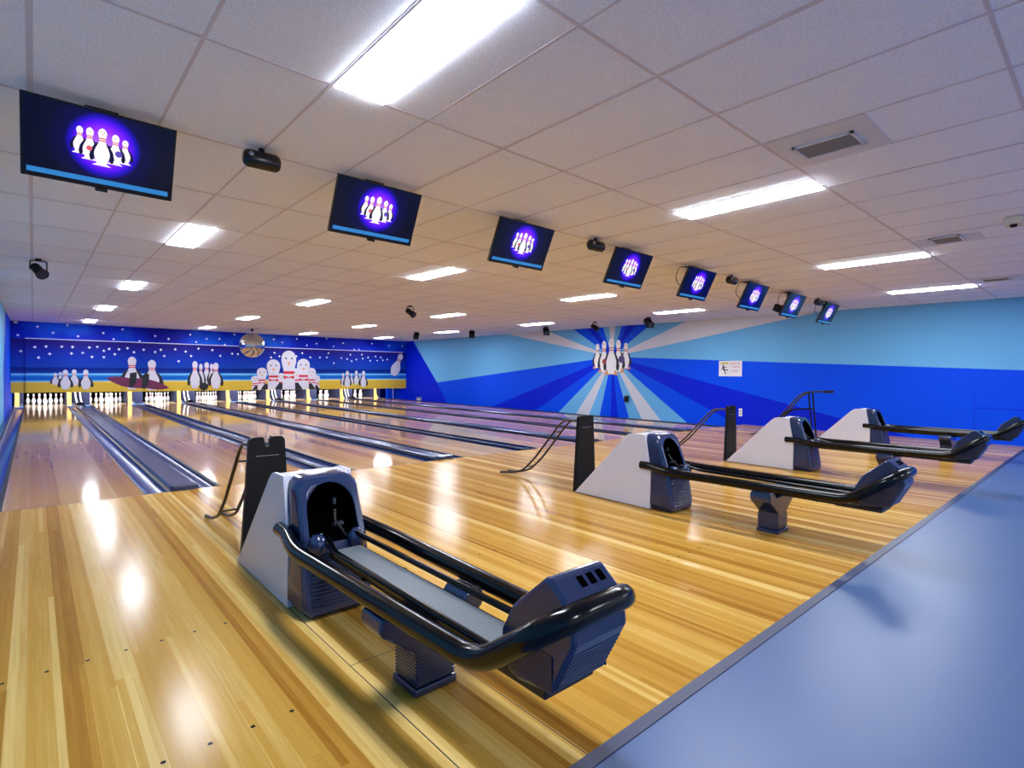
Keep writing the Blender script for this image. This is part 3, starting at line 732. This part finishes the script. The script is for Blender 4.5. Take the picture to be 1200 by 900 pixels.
for n, x in enumerate(LX):
    o = tv if n == 0 else copy_tree(tv)
    o.location = (x + LW / 2 + .003, -2.65, 2.735); o['label'] = 'tilted ceiling screen showing five pins in purple glow, ' + tl[n]
    if n >= 4:
        b = MB(); b.tube(fillet([(-.06, .16, -.02), (-.30, .2, -.06), (-.34, .16, -.24), (-.2, .08, -.32)], .08), .005, 'black', 6); b.build('cable', o, smooth=60)
    if n == 6:
        b = MB(); b.box(-.30, -.06, .075, .20, -.40, -.27, 'satin_black'); b.build('media_box', o, bevel=.008)

# ------------------------------------------------------------------ ceiling fittings
def make_light():
    t = thing('ceiling_light', (0, 0, H), '', 'ceiling light', 'fluorescent ceiling panels')
    b = MB(); w, l = .302, 1.195
    for a in ((0, .008, 0, l), (w - .008, w, 0, l), (0, w, 0, .008), (0, w, l - .008, l)): b.box(*a, -.008, .002, 'lampframe')
    b.build('frame', t, weld=False)
    b = MB(); b.box(.008, w - .008, .008, l - .008, -.0145, -.002, 'lamp'); b.build('diffuser', t)  # diffuser shaped proud of its frame so glowing sides brighten the ceiling
    return t
lt = make_light(); first = True
colx = [GX + .004, GX + 5.5 * TILE, GX + 11.5 * TILE, GX + 17 * TILE + .004]
cn = ['leftmost column', 'second column from left', 'third column from left', 'rightmost column']
rn = {-1: 'nearest the camera', 3: 'second from the camera', 7: 'third from the camera', 11: 'fourth from the camera', 15: 'farthest from the camera'}
for i, x in enumerate(colx):
    for j in (-1, 3, 7, 11, 15):
        o = lt if first else copy_tree(lt); first = False
        o.location = (x, GY + 2 * TILE * j + .008, H)
        o['label'] = 'lit fluorescent ceiling panel, %s, %s' % (cn[i], rn[j])
    la = bpy.data.lights.new('rear panel light', 'AREA'); la.shape = 'RECTANGLE'; la.size = .3; la.size_y = 1.2; la.energy = 38 * math.pi * .36 * 1.; la.color = (.93, .96, 1.)
    lo = bpy.data.objects.new('rear_panel_light', la); lo.location = (x + .15, -9.2, H - .02); COL.objects.link(lo)

def vent(x0, x1, y0, y1, gx0, gx1, gy0, gy1, label):
    t = thing('ceiling_vent', ((x0 + x1) / 2, (y0 + y1) / 2, H), label, 'ceiling vent', 'air vents in the ceiling')
    ox, oy = (x0 + x1) / 2, (y0 + y1) / 2
    b = MB(); b.box(x0 - ox, x1 - ox, y0 - oy, y1 - oy, -.007, -.001, 'ventpanel'); b.build('panel', t, bevel=.002)
    b = MB(); 
    for a in ((gx0, gx0 + .02, gy0, gy1), (gx1 - .02, gx1, gy0, gy1), (gx0, gx1, gy0, gy0 + .02), (gx0, gx1, gy1 - .02, gy1)): b.box(a[0] - ox, a[1] - ox, a[2] - oy, a[3] - oy, -.02, -.0072, 'ventpanel')
    b.build('frame', t, weld=False)
    b = MB(); b.box(gx0 + .02 - ox, gx1 - .02 - ox, gy0 + .02 - oy, gy1 - .02 - oy, -.0085, -.0072, 'vent')
    n = 10
    for k in range(n):
        x = gx0 + .02 + (gx1 - gx0 - .04) * (k + .5) / n - ox
        b.prism([(x - .006, -.0086), (x + .006, -.016), (x + .008, -.015), (x - .003, -.0086)], 'y', gy0 + .02 - oy, gy1 - .02 - oy, 'vent')
    b.build('grille', t, weld=False)
GXi = lambda i: GX + i * TILE
vent(GXi(4) + .01, GXi(5) - .01, -5.49, -4.915, 4.03, 4.29, -5.38, -5.02, 'pale ceiling vent with grey grille, nearest of the three on the right')
vent(GXi(10) + .2, GXi(11) - .01, -5.49, -4.915, 7.62, 7.95, -5.34, -5.07, 'pale ceiling vent above the third ball return, middle of three')
vent(GXi(16) + .01, GXi(17) - .01, -5.49, -4.915, 11.2, 11.5, -5.36, -5.03, 'pale ceiling vent nearest the right wall')
t = thing('emergency_light', (7.24, -5.80, H), 'cream emergency light on the ceiling at the far right edge', 'emergency light')
b = MB(); b.box(-.10, .10, -.07, .07, -.075, -.001, 'cream'); b.build('housing', t, bevel=.012)
b = MB(); b.ball((-.05, .0, -.085), .03, .03, .02, 'satin_black', 10, 6); b.build('lamp_head', t, smooth=60)

def make_speaker():
    t = thing('ceiling_speaker', (0, 0, H), '', 'speaker', 'black ceiling speakers')
    rings = []
    for x, s in ((-.12, .55), (-.112, .8), (-.09, 1.), (.09, 1.), (.112, .8), (.12, .55)):
        rings.append([(x, .05 * s * math.cos(a) - .01, -.085 + .06 * s * math.sin(a)) for a in [2 * math.pi * k / 16 for k in range(16)]])
    b = MB(); b.loft(rings, 'tvblack', cap0=True, cap1=True); b.build('cabinet', t, smooth=50)
    b = MB(); b.tube([(0, 0, -.03), (0, 0, 0)], .02, 'satin_black', 8); b.build('bracket', t)
    b = MB(); b.ball((-.075, -.045, -.07), .022, .02, .022, 'steel', 10, 6); b.build('tweeter', t, smooth=60)
    return t
sp = make_speaker()
sl = ['between the first and second screens', 'between the third and fourth screens', 'between the fifth and sixth screens', 'left of the rightmost screen']
for k, x in enumerate((1.41, 4.99, 8.20, 11.74)):
    o = sp if k == 0 else copy_tree(sp); o.location = (x, -2.56, H); o.rotation_euler = (0, 0, R(-4)); o['label'] = 'black oval speaker on the ceiling, ' + sl[k]

def make_spot():
    t = thing('spotlight', (0, 0, H), '', 'spotlight', 'black stage lights on the ceiling')
    b = MB(); b.box(-.035, .035, -.03, .03, -.02, 0, 'satin_black'); b.build('clamp', t)
    b = MB(); b.tube(fillet([(-.09, 0, -.155), (-.09, 0, -.03), (.09, 0, -.03), (.09, 0, -.155)], .025), .008, 'satin_black', 8); b.build('yoke', t, smooth=60)
    b = MB(); d = Vector((.35, -.75, -.55)).normalized(); c = Vector((0, 0, -.16))
    b.tube([c - d * .11, c - d * .10, c + d * .06, c + d * .12], [.05, .06, .065, .078], 'satin_black', 16); ca = b.build('lamp_can', t, smooth=40)
    b = MB(); b.tube([c + d * .1205, c + d * .123], .07, 'navy', 16); b.build('lens', ca, smooth=40)
    return t
st = make_spot()
def make_flood():
    t = thing('spotlight', (0, 0, H), '', 'spotlight', 'black stage lights on the ceiling')
    b = MB(); b.box(-.05, .05, -.04, .04, -.03, 0, 'satin_black'); b.build('clamp', t)
    b = MB(); b.tube(fillet([(-.12, 0, -.13), (-.12, 0, -.04), (.12, 0, -.04), (.12, 0, -.13)], .03), .01, 'satin_black', 8); b.build('yoke', t, smooth=60)
    d = Vector((-.55, -.7, -.42)).normalized(); c = Vector((0, 0, -.14)); u = Vector((0, 0, 1)).cross(d).normalized(); w = d.cross(u)
    b = MB(); rings = []
    for q, hx, hz in ((-.2, .06, .045), (-.17, .085, .06), (.12, .085, .06), (.2, .10, .075)):
        rings.append([tuple(c + d * q + u * (sx * hx) + w * (sz * hz)) for sx, sz in ((-1, -1), (1, -1), (1, 1), (-1, 1))])
    b.loft(rings, 'satin_black', cap0=True, cap1=True); ca = b.build('lamp_body', t, bevel=.012)
    b = MB(); b.tube([c + d * .2008, c + d * .204], .05, 'navy', 14); b.build('lens', ca, smooth=40)
    return t
fl = make_flood()
spots = [(.28, 3.5, 0, 'above the leftmost lane'), (6.72, 4.28, 0, 'above the middle lanes, left of the others'), (11.13, 11.15, 1, 'nearest the right end of the mural'),
         (12.05, 8.9, 1, 'second along the right wall from the mural'), (12.82, 5.94, 1, 'third along the right wall from the mural'), (12.54, 3.67, 0, 'above the sunburst centre'), (12.58, 1.87, 1, 'closest to the row of screens')]
used = [False, False]
for x, y, k, l in spots:
    src = (st, fl)[k]; o = copy_tree(src) if used[k] else src; used[k] = True
    o.location = (x, y, H); o['label'] = 'small black stage light on the ceiling ' + l
b = MB(); b.ball((0, 0, -.05), .06, .06, .05, 'ventpanel', 14, 8); o = b.build('motion_sensor', loc=(-.20, YM - .08, H), smooth=60); tag(o, 'small white sensor at the ceiling in the far left corner', 'sensor')

# mirror ball
t = thing('mirror_ball', (6.24, 14.5, H), 'silver mirror ball hanging in front of the star mural', 'mirror ball')
rad = .44; zc = -.60
b = MB(); nr = 22
for i in range(nr):
    a0, a1 = math.pi * i / nr, math.pi * (i + 1) / nr; am = (a0 + a1) / 2; ns = max(4, int(2 * nr * math.sin(am)))
    for k in range(ns):
        b0, b1 = 2 * math.pi * k / ns, 2 * math.pi * (k + 1) / ns
        e = .004; g_ = lambda a, q: Vector((math.sin(a) * math.cos(q), math.sin(a) * math.sin(q), math.cos(a))) * rad + Vector((0, 0, zc))
        pts = [g_(a0 + .06 * (a1 - a0), b0 + .06 * (b1 - b0)), g_(a1 - .06 * (a1 - a0), b0 + .06 * (b1 - b0)), g_(a1 - .06 * (a1 - a0), b1 - .06 * (b1 - b0)), g_(a0 + .06 * (a1 - a0), b1 - .06 * (b1 - b0))]
        b.face(pts, 'mirror')
b.build('mirror_tiles', t, weld=False)
b = MB(); b.ball((0, 0, zc), rad - .012, rad - .012, rad - .012, 'steel', 32, 20); b.build('core', t, smooth=60)
b = MB(); b.tube([(0, 0, zc + rad - .01), (0, 0, 0)], .012, 'steel', 8); b.lathe([(0, -.07), (.05, -.07), (.05, 0), (0, 0)], (0, 0, 0), 14, 'satin_black'); b.build('motor', t, smooth=40)

# ------------------------------------------------------------------ things on the right wall
def text_mesh(bm_obj_name, txt, size, m, parent, loc, width=None):
    cu = bpy.data.curves.new(bm_obj_name, 'FONT'); cu.body = txt; cu.size = size; cu.extrude = .0005; cu.align_x = 'CENTER'; cu.align_y = 'CENTER'
    tmp = bpy.data.objects.new('tmp', cu); COL.objects.link(tmp); bpy.context.view_layer.update()
    me = bpy.data.meshes.new_from_object(tmp.evaluated_get(bpy.context.evaluated_depsgraph_get())); bpy.data.objects.remove(tmp); bpy.data.curves.remove(cu)
    me.materials.clear(); me.materials.append(M[m]); o = bpy.data.objects.new(bm_obj_name, me); COL.objects.link(o); o.parent = parent; o.location = loc
    o.rotation_euler = (R(90), 0, R(-90))
    if width:
        w = max(v.co.x for v in me.vertices) - min(v.co.x for v in me.vertices); o.scale = (width / w, 1, 1)
    return o
t = thing('warning_sign', (XR, .355, 1.455), 'white warning sign with a slipping figure on the right blue wall', 'sign')
# local y runs along the wall: +y is to the left as seen from the room
b = MB(); b.box(-.012, -.003, -.315, .315, -.205, .205, 'signwhite'); bd = b.build('sign_board', t, bevel=.003)
b = MB(); b.box(-.0135, -.0123, .05, .27, .115, .165, 'signyellow'); b.build('header', t)
text_mesh('lettering', 'CAUTION', .042, 'ink', t, (-.0142, .16, .139), .19)
text_mesh('lettering', 'WATCH', .085, 'signred', t, (-.013, -.13, .13), .26)
text_mesh('lettering', 'YOUR', .07, 'signred', t, (-.013, -.15, .045), .21)
text_mesh('lettering', 'STEP', .08, 'signred', t, (-.013, -.12, -.075), .17)
b = MB()
def limb(p, q, w):
    d = Vector((q[0] - p[0], q[1] - p[1])); n = Vector((-d.y, d.x)).normalized() * w
    b.face([(-.0132, -(p[0] + n.x), p[1] + n.y), (-.0132, -(p[0] - n.x), p[1] - n.y), (-.0132, -(q[0] - n.x * .8), q[1] - n.y * .8), (-.0132, -(q[0] + n.x * .8), q[1] + n.y * .8)], 'ink')
b.face([(-.0132, .19 + .024 * math.cos(a), .075 + .024 * math.sin(a)) for a in [k * math.pi / 5 for k in range(10)]], 'ink')
limb((-.195, .05), (-.165, -.045), .024); limb((-.19, .035), (-.10, .035), .011); limb((-.2, .03), (-.255, -.04), .011)
limb((-.17, -.035), (-.085, -.03), .014); limb((-.09, -.025), (-.06, -.06), .012); limb((-.165, -.04), (-.115, -.15), .015)
b.build('slipping_figure', t, weld=False)
t = thing('power_outlet', (XR, .06, .31), 'white power outlet low on the blue right wall', 'outlet')
b = MB(); b.box(-.008, -.0026, -.045, .045, -.10, .10, 'pin'); b.build('cover_plate', t, bevel=.003)
b = MB(); [b.box(-.010, -.0082, -.022, .022, z - .02, z + .02, 'steel') for z in (.04, -.04)]; b.build('socket', t)
t = thing('wall_speaker', (XR, 3.65, .52), 'small black box on a pale ray of the sunburst wall', 'wall box')
b = MB(); b.box(-.09, -.003, -.07, .07, -.10, .10, 'tvblack'); b.build('cabinet', t, bevel=.02)
b = MB(); b.box(-.10, -.091, -.045, .045, -.07, .07, 'satin_black'); b.build('grille', t, bevel=.01)

# ------------------------------------------------------------------ lamps over the pin decks, behind the mural
for n, x in enumerate(LX):
    la = bpy.data.lights.new('pin deck lamp', 'AREA'); la.shape = 'RECTANGLE'; la.size = .9; la.size_y = .12; la.energy = 24; la.color = (.97, .98, 1.)
    lo = bpy.data.objects.new('pin_deck_lamp', la); lo.location = (x + LW / 2, 17.3, .85); lo.rotation_euler = (R(52), 0, 0); COL.objects.link(lo)

# ------------------------------------------------------------------ camera and view
cam = bpy.data.cameras.new('camera'); co = bpy.data.objects.new('camera', cam); COL.objects.link(co)
cam.sensor_width = 36; cam.lens = 632.55 / 1200 * 36; cam.shift_x = (600 - 593.83) / 1200; cam.shift_y = 0; cam.clip_start = .02; cam.clip_end = 200
yaw, pitch, roll = .7201, -.0196, .0102
fw = Vector((math.sin(yaw), math.cos(yaw), 0)); rt = Vector((math.cos(yaw), -math.sin(yaw), 0)); up = Vector((0, 0, 1))
fw, up = fw * math.cos(pitch) + up * math.sin(pitch), up * math.cos(pitch) - fw * math.sin(pitch)
rt, up = rt * math.cos(roll) + up * math.sin(roll), up * math.cos(roll) - rt * math.sin(roll)
mm = Matrix((rt, up, -fw)).transposed().to_4x4(); mm.translation = Vector((.218, -6.5079, 1.2665)); co.matrix_world = mm
S.camera = co
w = bpy.data.worlds.new('world'); S.world = w; w.use_nodes = True
w.node_tree.nodes['Background'].inputs['Color'].default_value = (.5, .55, .65, 1); w.node_tree.nodes['Background'].inputs['Strength'].default_value = .1
S.view_settings.view_transform = 'Standard'; S.view_settings.look = 'None'; S.view_settings.gamma = 1; S.view_settings.use_curve_mapping = False
S.view_settings.exposure = .95
S.cycles.use_denoising = True
S.cycles.max_bounces = 10; S.cycles.diffuse_bounces = 6; S.cycles.glossy_bounces = 4; S.cycles.sample_clamp_indirect = 4; S.cycles.caustics_reflective = False
